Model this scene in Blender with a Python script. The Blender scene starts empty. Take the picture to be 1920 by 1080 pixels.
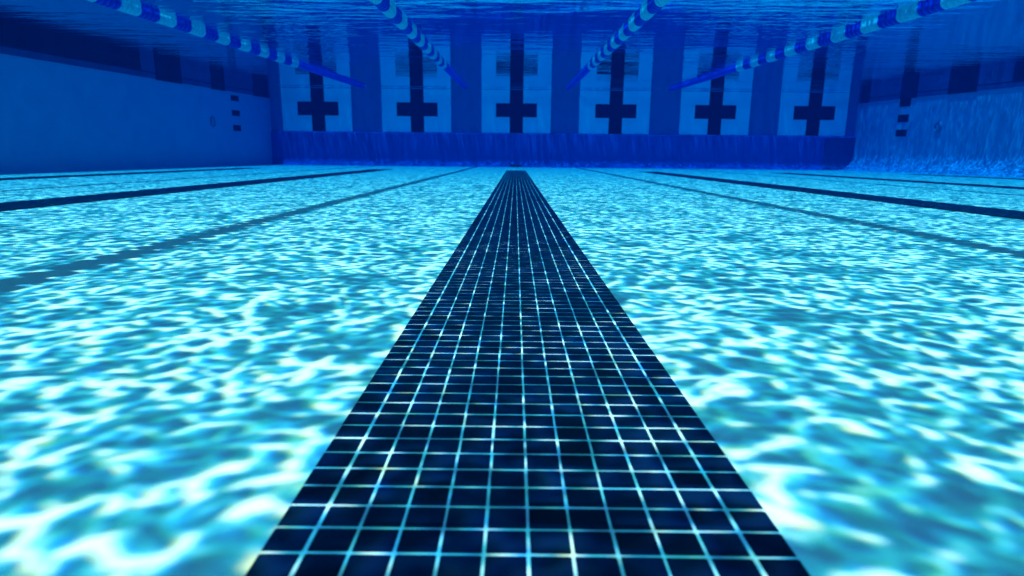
import bpy, math, random
from mathutils import Vector, Matrix, noise
random.seed(7)
sc = bpy.context.scene
col = sc.collection

# ------------------------------------------------------------------ measures (metres)
SL = 0.02613                 # fall of the floor away from the camera
XL, XR = -5.28, 7.28         # side walls
YN, YE = -8.0, 14.40         # near and far end walls
W = 1.262                    # water level
LANE = 2.1232
BAND = 1.026                 # underside of the gutter band
PITCH, ROLL, YAW = 0.22611, 0.00923, -0.00348
def fz(y): return -SL * y

# ------------------------------------------------------------------ helpers
class MB:
    def __init__(s): s.v = []; s.f = []; s.m = []
    def face(s, pts, m=0):
        n = len(s.v); s.v += [tuple(p) for p in pts]; s.f.append(tuple(range(n, n+len(pts)))); s.m.append(m)
    def box(s, a, b, m=0, r=0.0):
        x0, y0, z0 = a; x1, y1, z1 = b
        n = len(s.v)
        s.v += [(x0,y0,z0),(x1,y0,z0),(x1,y1,z0),(x0,y1,z0),(x0,y0,z1),(x1,y0,z1),(x1,y1,z1),(x0,y1,z1)]
        for q in [(0,3,2,1),(4,5,6,7),(0,1,5,4),(1,2,6,5),(2,3,7,6),(3,0,4,7)]:
            s.f.append(tuple(n+k for k in q)); s.m.append(m)
    def grid(s, P, nu, nv, m=0):           # P(i,j) -> point
        n = len(s.v)
        for i in range(nu+1):
            for j in range(nv+1): s.v.append(tuple(P(i, j)))
        for i in range(nu):
            for j in range(nv):
                a = n+i*(nv+1)+j
                s.f.append((a, a+nv+1, a+nv+2, a+1)); s.m.append(m)
    def lathe_y(s, prof, seg=20, m=0, caps=True):   # prof: list of (y, r); axis along Y
        n = len(s.v)
        for (y, r) in prof:
            for k in range(seg):
                t = 2*math.pi*k/seg; s.v.append((r*math.cos(t), y, r*math.sin(t)))
        for i in range(len(prof)-1):
            for k in range(seg):
                a = n+i*seg+k; b = n+i*seg+(k+1) % seg
                s.f.append((a, b, b+seg, a+seg)); s.m.append(m)
        if caps:
            s.f.append(tuple(n+k for k in range(seg))); s.m.append(m)
            s.f.append(tuple(n+(len(prof)-1)*seg+k for k in reversed(range(seg)))); s.m.append(m)
    def build(s, name, mats, parent=None, smooth=False, loc=(0,0,0)):
        me = bpy.data.meshes.new(name); me.from_pydata(s.v, [], s.f); me.update()
        for m in (mats if isinstance(mats, (list, tuple)) else [mats]): me.materials.append(m)
        me.polygons.foreach_set('material_index', s.m)
        if smooth: me.polygons.foreach_set('use_smooth', [True]*len(s.f))
        o = bpy.data.objects.new(name, me); col.objects.link(o); o.location = loc
        if parent: o.parent = parent
        return o
def empty(name, loc=(0,0,0)):
    o = bpy.data.objects.new(name, None); col.objects.link(o); o.location = loc
    o.empty_display_size = .1
    return o
def tag(o, label=None, cat=None, group=None, kind=None):
    if label: o['label'] = label
    if cat: o['category'] = cat
    if group: o['group'] = group
    if kind: o['kind'] = kind
    return o
def copy_tree(o, parent=None):
    c = o.copy(); col.objects.link(c)
    if parent: c.parent = parent
    for ch in [k for k in bpy.data.objects if k.parent == o]: copy_tree(ch, c)
    return c

# ------------------------------------------------------------------ materials
def newmat(name):
    m = bpy.data.materials.new(name); m.use_nodes = True
    nt = m.node_tree; nt.nodes.clear()
    return m, nt
def N(nt, t, **kw):
    n = nt.nodes.new(t)
    for k, v in kw.items():
        if k in n.inputs.keys() if isinstance(k, str) else False: n.inputs[k].default_value = v
        else: setattr(n, k, v)
    return n
def math_(nt, op, a, b=None, c=None):
    n = nt.nodes.new('ShaderNodeMath'); n.operation = op
    for i, x in enumerate((a, b, c)):
        if x is None: continue
        if isinstance(x, (int, float)): n.inputs[i].default_value = x
        else: nt.links.new(x, n.inputs[i])
    return n.outputs[0]
def surface(name, c1, c2, scale=6, rough=.6, ior=1.12, bump=0, bscale=60, stain=None, detail=5):
    """mottled surface: two tones through noise, fine bump, low relative gloss (it stands in water)"""
    m, nt = newmat(name); L = nt.links.new
    out = N(nt, 'ShaderNodeOutputMaterial'); b = N(nt, 'ShaderNodeBsdfPrincipled')
    tc = N(nt, 'ShaderNodeTexCoord'); nz = N(nt, 'ShaderNodeTexNoise')
    nz.inputs['Scale'].default_value = scale; nz.inputs['Detail'].default_value = detail; nz.inputs['Roughness'].default_value = .6
    L(tc.outputs['Object'], nz.inputs['Vector'])
    rp = N(nt, 'ShaderNodeValToRGB'); rp.color_ramp.elements[0].position = .35; rp.color_ramp.elements[1].position = .65
    rp.color_ramp.elements[0].color = (*c1, 1); rp.color_ramp.elements[1].color = (*c2, 1)
    L(nz.outputs['Fac'], rp.inputs['Fac']); L(rp.outputs['Color'], b.inputs['Base Color'])
    b.inputs['Roughness'].default_value = rough; b.inputs['IOR'].default_value = ior
    if bump:
        n2 = N(nt, 'ShaderNodeTexNoise'); n2.inputs['Scale'].default_value = bscale; n2.inputs['Detail'].default_value = 3
        L(tc.outputs['Object'], n2.inputs['Vector'])
        bp = N(nt, 'ShaderNodeBump'); bp.inputs['Strength'].default_value = bump; bp.inputs['Distance'].default_value = .004
        L(n2.outputs['Fac'], bp.inputs['Height']); L(bp.outputs['Normal'], b.inputs['Normal'])
    L(b.outputs[0], out.inputs['Surface'])
    return m
PLASTER = surface('floor plaster', (.52,.56,.53), (.57,.61,.57), 5, .7, bump=.35, bscale=90)
GROUT   = surface('grout', (.38,.48,.50), (.60,.68,.70), 30, .8, bump=.3, bscale=300)
WALLM   = surface('wall plaster', (.07,.34,.58), (.09,.37,.61), 3, .7, bump=.3, bscale=60)
WALLR   = surface('right wall plaster', (.07,.33,.54), (.10,.37,.57), 3, .7, bump=.3, bscale=60)
ENDM    = surface('end wall paint', (.05,.19,.40), (.06,.21,.43), 4, .6, bump=.2)
LOWM    = surface('lower end wall paint', (.035,.10,.40), (.045,.11,.43), 4, .6, bump=.2)
PADM    = surface('touchpad plastic', (.30,.94,.97), (.33,.95,.97), 8, .5, bump=.25, bscale=200)
BLACKM  = surface('dark marking', (.010,.012,.03), (.016,.018,.04), 12, .5)
BANDM   = surface('gutter band', (.02,.065,.20), (.035,.085,.25), 2.2, .5)
DARKM   = surface('dark gutter tile', (.006,.012,.05), (.012,.02,.07), 3, .45)
CORNER_SHADE = surface('corner shadow paint', (.02,.07,.24), (.03,.09,.27), 5, .6)  # shadow tone for the right corner of the end wall
TRIMM   = surface('seam strip', (.12,.26,.5), (.2,.36,.6), 9, .5)
FITM    = surface('steel fitting', (.12,.2,.32), (.18,.27,.4), 12, .4)
SLEEVE  = surface('blue sleeve', (.01,.05,.60), (.015,.07,.66), 12, .4)
BLUEF   = surface('blue float plastic', (.006,.03,.50), (.01,.045,.56), 30, .3, ior=1.2)
CABLE   = surface('steel cable', (.2,.25,.3), (.3,.35,.4), 50, .4)

def tile_mat():
    m, nt = newmat('navy glazed tile'); L = nt.links.new
    out = N(nt, 'ShaderNodeOutputMaterial'); b = N(nt, 'ShaderNodeBsdfPrincipled')
    tc = N(nt, 'ShaderNodeTexCoord')
    mp = N(nt, 'ShaderNodeVectorMath', operation='SCALE'); mp.inputs['Scale'].default_value = 1/.0254
    L(tc.outputs['Object'], mp.inputs[0])
    fl = N(nt, 'ShaderNodeVectorMath', operation='FLOOR'); L(mp.outputs[0], fl.inputs[0])
    wn = N(nt, 'ShaderNodeTexWhiteNoise'); wn.noise_dimensions = '3D'; L(fl.outputs[0], wn.inputs['Vector'])
    rp = N(nt, 'ShaderNodeValToRGB')
    rp.color_ramp.elements[0].color = (.0005,.003,.015,1); rp.color_ramp.elements[1].color = (.001,.010,.040,1)
    L(wn.outputs['Value'], rp.inputs['Fac']); L(rp.outputs['Color'], b.inputs['Base Color'])
    b.inputs['Roughness'].default_value = .3; b.inputs['IOR'].default_value = 1.08
    L(b.outputs[0], out.inputs['Surface'])
    return m
TILE = tile_mat()

def white_float():
    m, nt = newmat('clear white float plastic'); L = nt.links.new
    out = N(nt, 'ShaderNodeOutputMaterial'); b = N(nt, 'ShaderNodeBsdfPrincipled')
    b.inputs['Base Color'].default_value = (.22,.74,.86,1); b.inputs['Roughness'].default_value = .22; b.inputs['IOR'].default_value = 1.25
    tr = N(nt, 'ShaderNodeBsdfTranslucent'); tr.inputs['Color'].default_value = (.2,.75,.9,1)
    mx = N(nt, 'ShaderNodeMixShader'); mx.inputs[0].default_value = .35
    L(b.outputs[0], mx.inputs[1]); L(tr.outputs[0], mx.inputs[2]); L(mx.outputs[0], out.inputs['Surface'])
    return m
WHITEF = white_float()

def water_mat():
    """the water's surface from below: total reflection at a shallow view, and where light passes it
    a drawn net of veins in its colour filters the sun, imitating caustics"""
    m, nt = newmat('water surface'); L = nt.links.new
    out = N(nt, 'ShaderNodeOutputMaterial')
    tc = N(nt, 'ShaderNodeTexCoord')
    P = tc.outputs['Object']
    def vscale(v, s):
        n = N(nt, 'ShaderNodeVectorMath', operation='SCALE'); L(v, n.inputs[0]); n.inputs['Scale'].default_value = s; return n.outputs[0]
    def vadd(a, b):
        n = N(nt, 'ShaderNodeVectorMath', operation='ADD'); L(a, n.inputs[0])
        if isinstance(b, tuple): n.inputs[1].default_value = b
        else: L(b, n.inputs[1])
        return n.outputs[0]
    def warp(v, freq, amp):
        n = N(nt, 'ShaderNodeTexNoise'); n.noise_dimensions = '2D'; n.inputs['Scale'].default_value = freq; n.inputs['Detail'].default_value = 1.5
        L(v, n.inputs['Vector'])
        c = vadd(n.outputs['Color'], (-.5,-.5,-.5))
        return vadd(v, vscale(c, amp))
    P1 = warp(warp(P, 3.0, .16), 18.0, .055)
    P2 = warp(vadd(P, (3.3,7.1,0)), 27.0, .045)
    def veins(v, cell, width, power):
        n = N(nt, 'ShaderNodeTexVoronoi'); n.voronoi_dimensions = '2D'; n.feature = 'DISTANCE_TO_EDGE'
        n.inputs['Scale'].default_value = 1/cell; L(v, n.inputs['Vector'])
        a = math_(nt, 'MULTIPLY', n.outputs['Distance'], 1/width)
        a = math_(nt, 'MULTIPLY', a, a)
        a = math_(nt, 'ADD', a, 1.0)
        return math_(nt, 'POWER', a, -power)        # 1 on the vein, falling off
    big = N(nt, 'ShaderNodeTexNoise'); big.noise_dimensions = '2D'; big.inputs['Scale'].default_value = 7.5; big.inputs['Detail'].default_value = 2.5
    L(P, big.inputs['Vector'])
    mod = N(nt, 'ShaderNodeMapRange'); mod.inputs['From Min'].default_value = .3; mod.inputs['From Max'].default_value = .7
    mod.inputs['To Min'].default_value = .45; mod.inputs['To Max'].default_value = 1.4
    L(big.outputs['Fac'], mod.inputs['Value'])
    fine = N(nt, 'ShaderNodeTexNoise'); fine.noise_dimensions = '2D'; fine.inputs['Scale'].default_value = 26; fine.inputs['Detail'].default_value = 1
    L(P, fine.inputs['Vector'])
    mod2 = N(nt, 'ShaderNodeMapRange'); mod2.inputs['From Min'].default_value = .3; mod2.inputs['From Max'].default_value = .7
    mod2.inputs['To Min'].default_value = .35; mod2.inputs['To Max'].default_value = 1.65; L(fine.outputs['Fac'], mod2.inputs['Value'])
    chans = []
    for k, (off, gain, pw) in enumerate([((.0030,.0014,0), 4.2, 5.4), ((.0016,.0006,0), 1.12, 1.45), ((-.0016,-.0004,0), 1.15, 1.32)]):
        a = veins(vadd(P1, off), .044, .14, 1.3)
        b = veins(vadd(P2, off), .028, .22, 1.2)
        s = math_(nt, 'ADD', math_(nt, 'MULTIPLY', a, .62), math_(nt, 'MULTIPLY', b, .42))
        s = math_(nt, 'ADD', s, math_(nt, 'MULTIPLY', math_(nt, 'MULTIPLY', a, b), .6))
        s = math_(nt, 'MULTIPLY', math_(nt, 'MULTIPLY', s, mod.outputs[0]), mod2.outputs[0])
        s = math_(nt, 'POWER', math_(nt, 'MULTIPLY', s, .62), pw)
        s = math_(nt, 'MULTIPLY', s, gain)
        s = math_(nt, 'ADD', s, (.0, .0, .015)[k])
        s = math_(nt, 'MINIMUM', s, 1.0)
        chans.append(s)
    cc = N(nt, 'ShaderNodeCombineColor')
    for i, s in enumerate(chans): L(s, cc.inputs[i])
    tr = N(nt, 'ShaderNodeBsdfTransparent'); L(cc.outputs[0], tr.inputs['Color'])  # invented caustic pattern as see-through tint, masking the sun per channel
    # ripples seen in the mirror
    mpg = N(nt, 'ShaderNodeMapping'); mpg.inputs['Scale'].default_value = (.28, .85, 1); L(P, mpg.inputs['Vector'])
    n1 = N(nt, 'ShaderNodeTexNoise'); n1.inputs['Scale'].default_value = 1.3; n1.inputs['Detail'].default_value = 2
    n2 = N(nt, 'ShaderNodeTexNoise'); n2.inputs['Scale'].default_value = 8.5; n2.inputs['Detail'].default_value = 3; n2.inputs['Roughness'].default_value = .5
    L(mpg.outputs[0], n1.inputs['Vector']); L(mpg.outputs[0], n2.inputs['Vector'])
    n3 = N(nt, 'ShaderNodeTexNoise'); n3.inputs['Scale'].default_value = .35; n3.inputs['Detail'].default_value = 1; L(P, n3.inputs['Vector'])
    calm = N(nt, 'ShaderNodeMapRange'); calm.inputs['From Min'].default_value = .38; calm.inputs['From Max'].default_value = .62
    calm.inputs['To Min'].default_value = .25; calm.inputs['To Max'].default_value = 1.3; L(n3.outputs['Fac'], calm.inputs['Value'])
    h = math_(nt, 'ADD', math_(nt, 'MULTIPLY', n1.outputs['Fac'], .012), math_(nt, 'MULTIPLY', math_(nt, 'MULTIPLY', n2.outputs['Fac'], .0085), calm.outputs[0]))
    bp = N(nt, 'ShaderNodeBump'); bp.inputs['Strength'].default_value = 1.0; bp.inputs['Distance'].default_value = 1.0; L(h, bp.inputs['Height'])
    gl = N(nt, 'ShaderNodeBsdfGlossy'); gl.inputs['Roughness'].default_value = .012; gl.inputs['Color'].default_value = (.3,.97,1,1)
    L(bp.outputs['Normal'], gl.inputs['Normal'])
    fr = N(nt, 'ShaderNodeFresnel'); fr.inputs['IOR'].default_value = 1.333
    mx = N(nt, 'ShaderNodeMixShader'); L(fr.outputs[0], mx.inputs[0]); L(tr.outputs[0], mx.inputs[1]); L(gl.outputs[0], mx.inputs[2])
    L(mx.outputs[0], out.inputs['Surface'])
    return m
WATER = water_mat()

# ------------------------------------------------------------------ floor with its lane lines
RCL, RCR, RCE = .06, .34, .16          # cove radii: left wall, right wall, end wall
LOWY = YE - .07                         # face of the lower end wall
mb = MB()
xs = [XL + RCL, -3, -1, 0, 1, 3, 5, XR - RCR]
ys = [YN + (LOWY - RCE - YN) * k / 46 for k in range(47)]
mb.grid(lambda i, j: (xs[i], ys[j], fz(ys[j])), len(xs)-1, len(ys)-1)
floor = tag(mb.build('pool_floor', PLASTER), 'pale plaster pool floor dappled with sunlight', None, None, 'structure')

T = .0254
def tile_line(y0, y1):
    mb = MB(); hw = 6*T
    n = 40
    mb.grid(lambda i, j: ((-hw+.001)+(2*hw-.002)*i, y0+(y1-y0)*j/n, fz(y0+(y1-y0)*j/n)+.004), 1, n, 1)
    rows = int(round((y1-y0)/T))
    for r in range(rows):
        yc = y0+(r+.5)*T
        for c in range(12):
            x = -hw+(c+.5)*T+random.uniform(-.0002,.0002); y = yc+random.uniform(-.0002,.0002)
            g = .0120-random.uniform(0,.00025); k = .0011; zz = fz(y)
            if c in (0, 11): x += (-.0006 if c == 0 else .0006)
            t1 = random.uniform(-.00015,.00015); t2 = random.uniform(-.00015,.00015)
            def ring(h, e, kk):
                return [(x+a*(g-e), y+b*(g-e), zz+h+(t1*a+t2*b)*.4-SL*b*g) for a, b in
                        [(-1,-1+kk/g),(-1+kk/g,-1),(1-kk/g,-1),(1,-1+kk/g),(1,1-kk/g),(1-kk/g,1),(-1+kk/g,1),(-1,1-kk/g)]]
            n0 = len(mb.v)
            mb.v += ring(.003, 0, k) + ring(.0040, 0, k) + ring(.00425, .0005, k)
            for q in range(2):
                for s in range(8):
                    a = n0+8*q+s; b = n0+8*q+(s+1) % 8
                    mb.f.append((a, b, b+8, a+8)); mb.m.append(0)
            mb.f.append(tuple(n0+16+s for s in range(8))); mb.m.append(0)
    return mb
line0 = tile_line(-1.2, -1.2 + T*464).build('lane_line', [TILE, GROUT], floor)
names = {-2: 'dark tiled lane line nearest the left wall', -1: 'dark tiled lane line just left of the wide central line',
         0: 'central lane line of small navy mosaic tiles with white grout', 1: 'dark tiled lane line just right of the wide central line',
         2: 'dark tiled lane line second to the right of the central one', 3: 'faint dark tiled lane line nearest the right wall'}
for i in range(-2, 4):
    o = line0 if i == 0 else line0.copy()
    if i: col.objects.link(o); o.parent = floor
    o.location.x = i*LANE
    o['label'] = names[i]
    o['group'] = 'tiled lane lines on the floor'
mb = MB(); y0, y1 = 13.62, 13.78
mb.face([(XL+.4,y0,fz(y0)+.004),(XR-.6,y0,fz(y0)+.004),(XR-.6,y1,fz(y1)+.004),(XL+.4,y1,fz(y1)+.004)])
mb.build('cross_stripe', ENDM, floor)
mb = MB(); n = 5                       # short dark piece running up the cove at the foot of the end wall
def covept(a, x, off=0):               # a 0..90 deg on the end cove
    y = LOWY-RCE+(RCE-off)*math.sin(a); z = fz(LOWY-RCE)+RCE-(RCE-off)*math.cos(a); return (x, y, z)
mb.grid(lambda i, j: covept(math.pi/4*j/8, -.14+.28*i, .004), 1, 8)
mb.build('line_foot', DARKM, floor)

# ------------------------------------------------------------------ side walls
def side_wall(name, X, sgn, rc, mat, label):
    """sgn +1: the pool lies on the +X side"""
    root = empty(name, (X, 0, 0)); tag(root, label, 'wall')
    mb = MB(); ny = 40
    ys = [YN+(YE-YN)*k/ny for k in range(ny+1)]
    def prof(y):
        z0 = fz(y); p = []
        for k in range(9):
            a = math.pi/2*k/8; p.append((sgn*(rc-rc*math.sin(a)), y, z0+rc-rc*math.cos(a)))
        p += [(0, y, z0+rc+(BAND-z0-rc)*t) for t in (.33, .66, 1)]
        return p
    pr = [prof(y) for y in ys]
    mb.grid(lambda i, j: pr[i][j], ny, 11)
    w = mb.build('wall_face', mat, root, smooth=False)
    for p in w.data.polygons: p.use_smooth = True
    # gutter band: a lip below and above a groove, standing 12 mm proud
    mb = MB(); d = .012*sgn
    P = [(0,BAND),(d,BAND),(d,1.096),(-.012*sgn,1.099),(-.012*sgn,1.109),(d,1.112),(d,W+.10),(-.12*sgn,W+.10)]
    mb.grid(lambda i, j: (P[j][0], (YN,YE)[i], P[j][1]), 1, len(P)-1)
    mb.build('gutter_band', BANDM, root)
    return root
left = side_wall('pool_side_wall', XL, 1, RCL, WALLM, 'smooth blue left side wall with three dark squares under a dark gutter band')
right = side_wall('pool_side_wall', XR, -1, RCR, WALLR, 'right side wall streaked with sunlight and curving into the floor')
def band_blocks(root, sgn, spans):
    for (a, b) in spans:
        mb = MB(); x0, x1 = sorted((-.02*sgn, .018*sgn)); z0 = BAND-.010 if b-a < 1 else 1.114
        mb.box((x0, a, z0), (x1, b, W+.095)); mb.build('dark_panel', DARKM, root)
band_blocks(left, 1, [(13.52, 14.30), (11.68, 12.2), (9.9, 10.65), (6.61, 9.52), (3.6, 6.6), (-7.5, 3.59)])
band_blocks(right, -1, [(13.95, 14.30), (12.32, 12.84), (10.75, 11.45), (6.5, 10.0), (-7.5, 6.49)])
def square(root, sgn, y, z, h=.11):
    mb = MB(); x0, x1 = sorted((-.01*sgn, .004*sgn))
    mb.box((x0, y-.175, z-h/2), (x1, y+.175, z+h/2)); mb.build('marker_square', BLACKM, root)
for z, h in ((.915,.10), (.645,.105), (.372,.11)): square(left, 1, 12.62, z, h)
for z, h in ((.955,.16), (.662,.135), (.393,.125)): square(right, -1, 12.67, z, h)
def ring(root, sgn, y, z):
    mb = MB(); R = .082; r = .014
    n, k = 28, 8
    mb.grid(lambda i, j: (sgn*(.006+r*math.sin(2*math.pi*j/k)), y+(R+r*math.cos(2*math.pi*j/k))*math.cos(2*math.pi*i/n),
                          z+(R+r*math.cos(2*math.pi*j/k))*math.sin(2*math.pi*i/n)), n, k)
    f = mb.build('inlet_ring', FITM, root, smooth=True)
    mb = MB()                            # shallow dished eyeball inside the ring
    mb.grid(lambda i, j: (sgn*(.004+.02*math.cos(math.pi/2*j/5)), y+.035*math.sin(math.pi/2*j/5)*math.cos(2*math.pi*i/20),
                          z+.035*math.sin(math.pi/2*j/5)*math.sin(2*math.pi*i/20)), 20, 5)
    mb.build('nozzle', WALLM, f, smooth=True)
ring(left, 1, 11.62, .463); ring(right, -1, 11.59, .487)

# ------------------------------------------------------------------ end walls
end = empty('pool_end_wall', (0, YE, 0)); tag(end, 'far blue end wall carrying six pale panels with dark crosses', 'wall')
def rel(mb): mb.v = [(x, y-YE, z) for x, y, z in mb.v]; return mb
mb = MB(); mb.box((XL-.2, YE, .30), (XR+.2, YE+.2, W+.10)); rel(mb).build('upper_wall', ENDM, end)
mb = MB()
LT = .332
def lp(i, j):
    x = XL+.0+(XR-XL)*i/10
    if j <= 8: return covept(math.pi/2*j/8, x)
    return [(x, LOWY, LT-.02), (x, LOWY+.006, LT-.005), (x, LOWY+.02, LT), (x, YE+.01, LT)][j-9]
mb.grid(lp, 10, 12)
lo = rel(mb).build('lower_wall', LOWM, end, smooth=True)
mb = MB()                                 # corner shadow painted as a dark sheet over the lower wall
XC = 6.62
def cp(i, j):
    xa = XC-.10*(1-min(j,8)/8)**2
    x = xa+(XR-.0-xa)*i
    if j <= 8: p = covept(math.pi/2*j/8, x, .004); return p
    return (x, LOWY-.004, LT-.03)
mb.grid(cp, 1, 9); rel(mb).build('corner_shadow', CORNER_SHADE, end, smooth=True)
mb = MB(); mb.box((XL-.2, YN-.2, -.2), (XR+.2, YN, W+.10))
near = mb.build('pool_end_wall', WALLM); tag(near, 'plain end wall behind the viewpoint', 'wall')

# ------------------------------------------------------------------ touchpads with their crosses
pads = {-2: (-5.02, -3.53), -1: (-2.88, -1.40), 0: (-.745, .735), 1: (1.345, 2.85), 2: (3.50, 4.985), 3: (5.62, 7.06)}
plabel = {-2: 'pale panel with dark cross, nearest the left wall', -1: 'pale panel with dark cross, second from the left wall',
          0: 'pale panel with dark cross straight above the central lane line', 1: 'pale panel with dark cross just right of the central one',
          2: 'pale panel with dark cross, second from the right wall', 3: 'pale panel with dark cross nearest the right wall'}
for i in range(-2, 4):
    a, b = pads[i]; cx = i*LANE+(.0 if i < 3 else -.015)
    root = empty('touchpad', (cx, YE, .34))
    tag(root, plabel[i], 'touchpad', 'touchpads on the far end wall')
    dz = .34
    mb = MB(); mb.box((a-cx, -.020, .342-dz), (b-cx, -.0015, W+.09-dz)); mb.build('panel', PADM, root)
    mb = MB()
    hw, ha = .142, .437
    z0, z1 = .345-dz, W+.088-dz; c0, c1 = .815-.142-dz, .815+.142-dz
    pts = [(-hw,z0),(hw,z0),(hw,c0),(ha,c0),(ha,c1),(hw,c1),(hw,z1),(-hw,z1),(-hw,c1),(-ha,c1),(-ha,c0),(-hw,c0)]
    mb.face([(x,-.024,z) for x, z in pts])
    for k in range(12):
        p, q = pts[k], pts[(k+1) % 12]
        mb.face([(p[0],-.024,p[1]),(p[0],-.0205,p[1]),(q[0],-.0205,q[1]),(q[0],-.024,q[1])])
    mb.build('cross', BLACKM, root)
    mb = MB(); mb.box((a-cx+.004, -.030, 1.236-dz), (b-cx-.004, -.0245, 1.248-dz)); mb.build('seam_strip', TRIMM, root)

# ------------------------------------------------------------------ water
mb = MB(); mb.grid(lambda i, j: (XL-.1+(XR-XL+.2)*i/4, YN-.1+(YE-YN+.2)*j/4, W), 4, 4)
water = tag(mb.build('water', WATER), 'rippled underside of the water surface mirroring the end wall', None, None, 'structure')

# ------------------------------------------------------------------ lane ropes
SEC = .288; RF = .051
def float_section(name, mat):
    mb = MB(); prof = [(0.002, .014)]
    nd = 4; w = (SEC-.004)/nd
    for d in range(nd):
        y = .002+d*w
        prof += [(y+.001, .022), (y+.005, .026), (y+.011, RF-.010), (y+.016, RF-.003), (y+.023, RF), (y+w-.023, RF), (y+w-.016, RF-.003), (y+w-.011, RF-.010), (y+w-.005, .026), (y+w-.001, .022)]
    prof.append((SEC-.002, .014))
    mb.lathe_y(prof, 22)
    return mb
rlabel = {-1.5: 'lane rope of blue and white floats nearest the left wall', -.5: 'lane rope of blue and white floats just left of the central line',
          .5: 'lane rope of blue and white floats just right of the central line', 1.5: 'lane rope of blue and white floats nearest the right wall'}
YF = 9.83
nsec = 52
rope0 = None
def make_rope():
    root = empty('lane_rope', (0, 0, W-.020))
    wf = bf = None
    for k in range(nsec):
        y = YF-(k+1)*SEC
        if k % 2 == 0:
            if wf is None: wf = float_section('float', WHITEF).build('float', WHITEF, root, smooth=True); o = wf
            else: o = wf.copy(); col.objects.link(o); o.parent = root
        else:
            if bf is None: bf = float_section('float', BLUEF).build('float', BLUEF, root, smooth=True); o = bf
            else: o = bf.copy(); col.objects.link(o); o.parent = root
        o.location = (0, y, 0)
    mb = MB(); mb.lathe_y([(YF+.01,.026),(YF+.03,.042),(YF+1.2,.046),(YF+2.6,.044),(YF+3.4,.040),(YE-.35,.030),(YE-.22,.012)], 20)
    mb.build('sleeve', SLEEVE, root, smooth=True)
    mb = MB(); mb.lathe_y([(YN+.03,.006),(YE-.026,.006)], 8); mb.build('cable', CABLE, root, smooth=True)
    return root
rope0 = make_rope()
for i, t in enumerate((-1.5, -.5, .5, 1.5)):
    o = rope0 if i == 0 else copy_tree(rope0)
    o.location.x = t*LANE
    tag(o, rlabel[t], 'lane rope', 'lane ropes floating between the lanes')

# ------------------------------------------------------------------ the body of the water
m, nt = newmat('blue water body')
out = N(nt, 'ShaderNodeOutputMaterial'); v = N(nt, 'ShaderNodeVolumePrincipled')
v.inputs['Density'].default_value = .42
v.inputs['Color'].default_value = (.0, .0026, .0193, 1)
v.inputs['Absorption Color'].default_value = (0, .645, .929, 1)
v.inputs['Anisotropy'].default_value = .0
nt.links.new(v.outputs[0], out.inputs['Volume'])
mb = MB(); mb.box((XL-1.5, YN-1.5, fz(YE)-1.2), (XR+1.5, YE+1.5, W+.14))
tag(mb.build('haze', m), 'blue water filling the pool', None, None, 'stuff')

# ------------------------------------------------------------------ light
sd = Vector((.14, .03, -1)).normalized()          # the way the sunlight travels under water
ld = bpy.data.lights.new('sun', 'SUN'); ld.energy = 5.0; ld.angle = math.radians(.52); ld.color = (1, .96, .90)
lo_ = bpy.data.objects.new('sun', ld); col.objects.link(lo_); lo_.rotation_euler = sd.to_track_quat('-Z', 'Y').to_euler()
lo_.location = (0, 0, 20)
wd = bpy.data.worlds.new('World'); sc.world = wd; wd.use_nodes = True
nt = wd.node_tree; bg = nt.nodes['Background']
sky = nt.nodes.new('ShaderNodeTexSky'); sky.sky_type = 'NISHITA'; sky.sun_disc = False
sky.sun_elevation = math.asin(-sd.z); sky.sun_rotation = math.atan2(-sd.x, -sd.y)
nt.links.new(sky.outputs[0], bg.inputs[0]); bg.inputs[1].default_value = .11

# ------------------------------------------------------------------ camera
cam = bpy.data.cameras.new('camera'); co = bpy.data.objects.new('camera', cam); col.objects.link(co)
cam.sensor_width = 36; cam.lens = 36*1217.8/1920; cam.clip_start = .02; cam.clip_end = 200
fw = Vector((math.sin(YAW)*math.cos(PITCH), math.cos(YAW)*math.cos(PITCH), -math.sin(PITCH)))
rt = Vector((math.cos(YAW), -math.sin(YAW), 0)); up = rt.cross(fw)
r = math.cos(ROLL)*rt+math.sin(ROLL)*up; u = math.cos(ROLL)*up-math.sin(ROLL)*rt
co.matrix_world = Matrix(((r.x,u.x,-fw.x,-.00966),(r.y,u.y,-fw.y,0),(r.z,u.z,-fw.z,.22493),(0,0,0,1)))
cam.dof.use_dof = True; cam.dof.focus_distance = 1.25; cam.dof.aperture_fstop = 8
sc.camera = co

# ------------------------------------------------------------------ render settings
sc.view_settings.view_transform = 'Standard'; sc.view_settings.look = 'None'
sc.view_settings.exposure = 1.28; sc.view_settings.gamma = 1
cy = sc.cycles
cy.max_bounces = 10; cy.diffuse_bounces = 4; cy.glossy_bounces = 4; cy.transmission_bounces = 4; cy.volume_bounces = 1
cy.transparent_max_bounces = 12; cy.use_denoising = True; cy.sample_clamp_indirect = 6
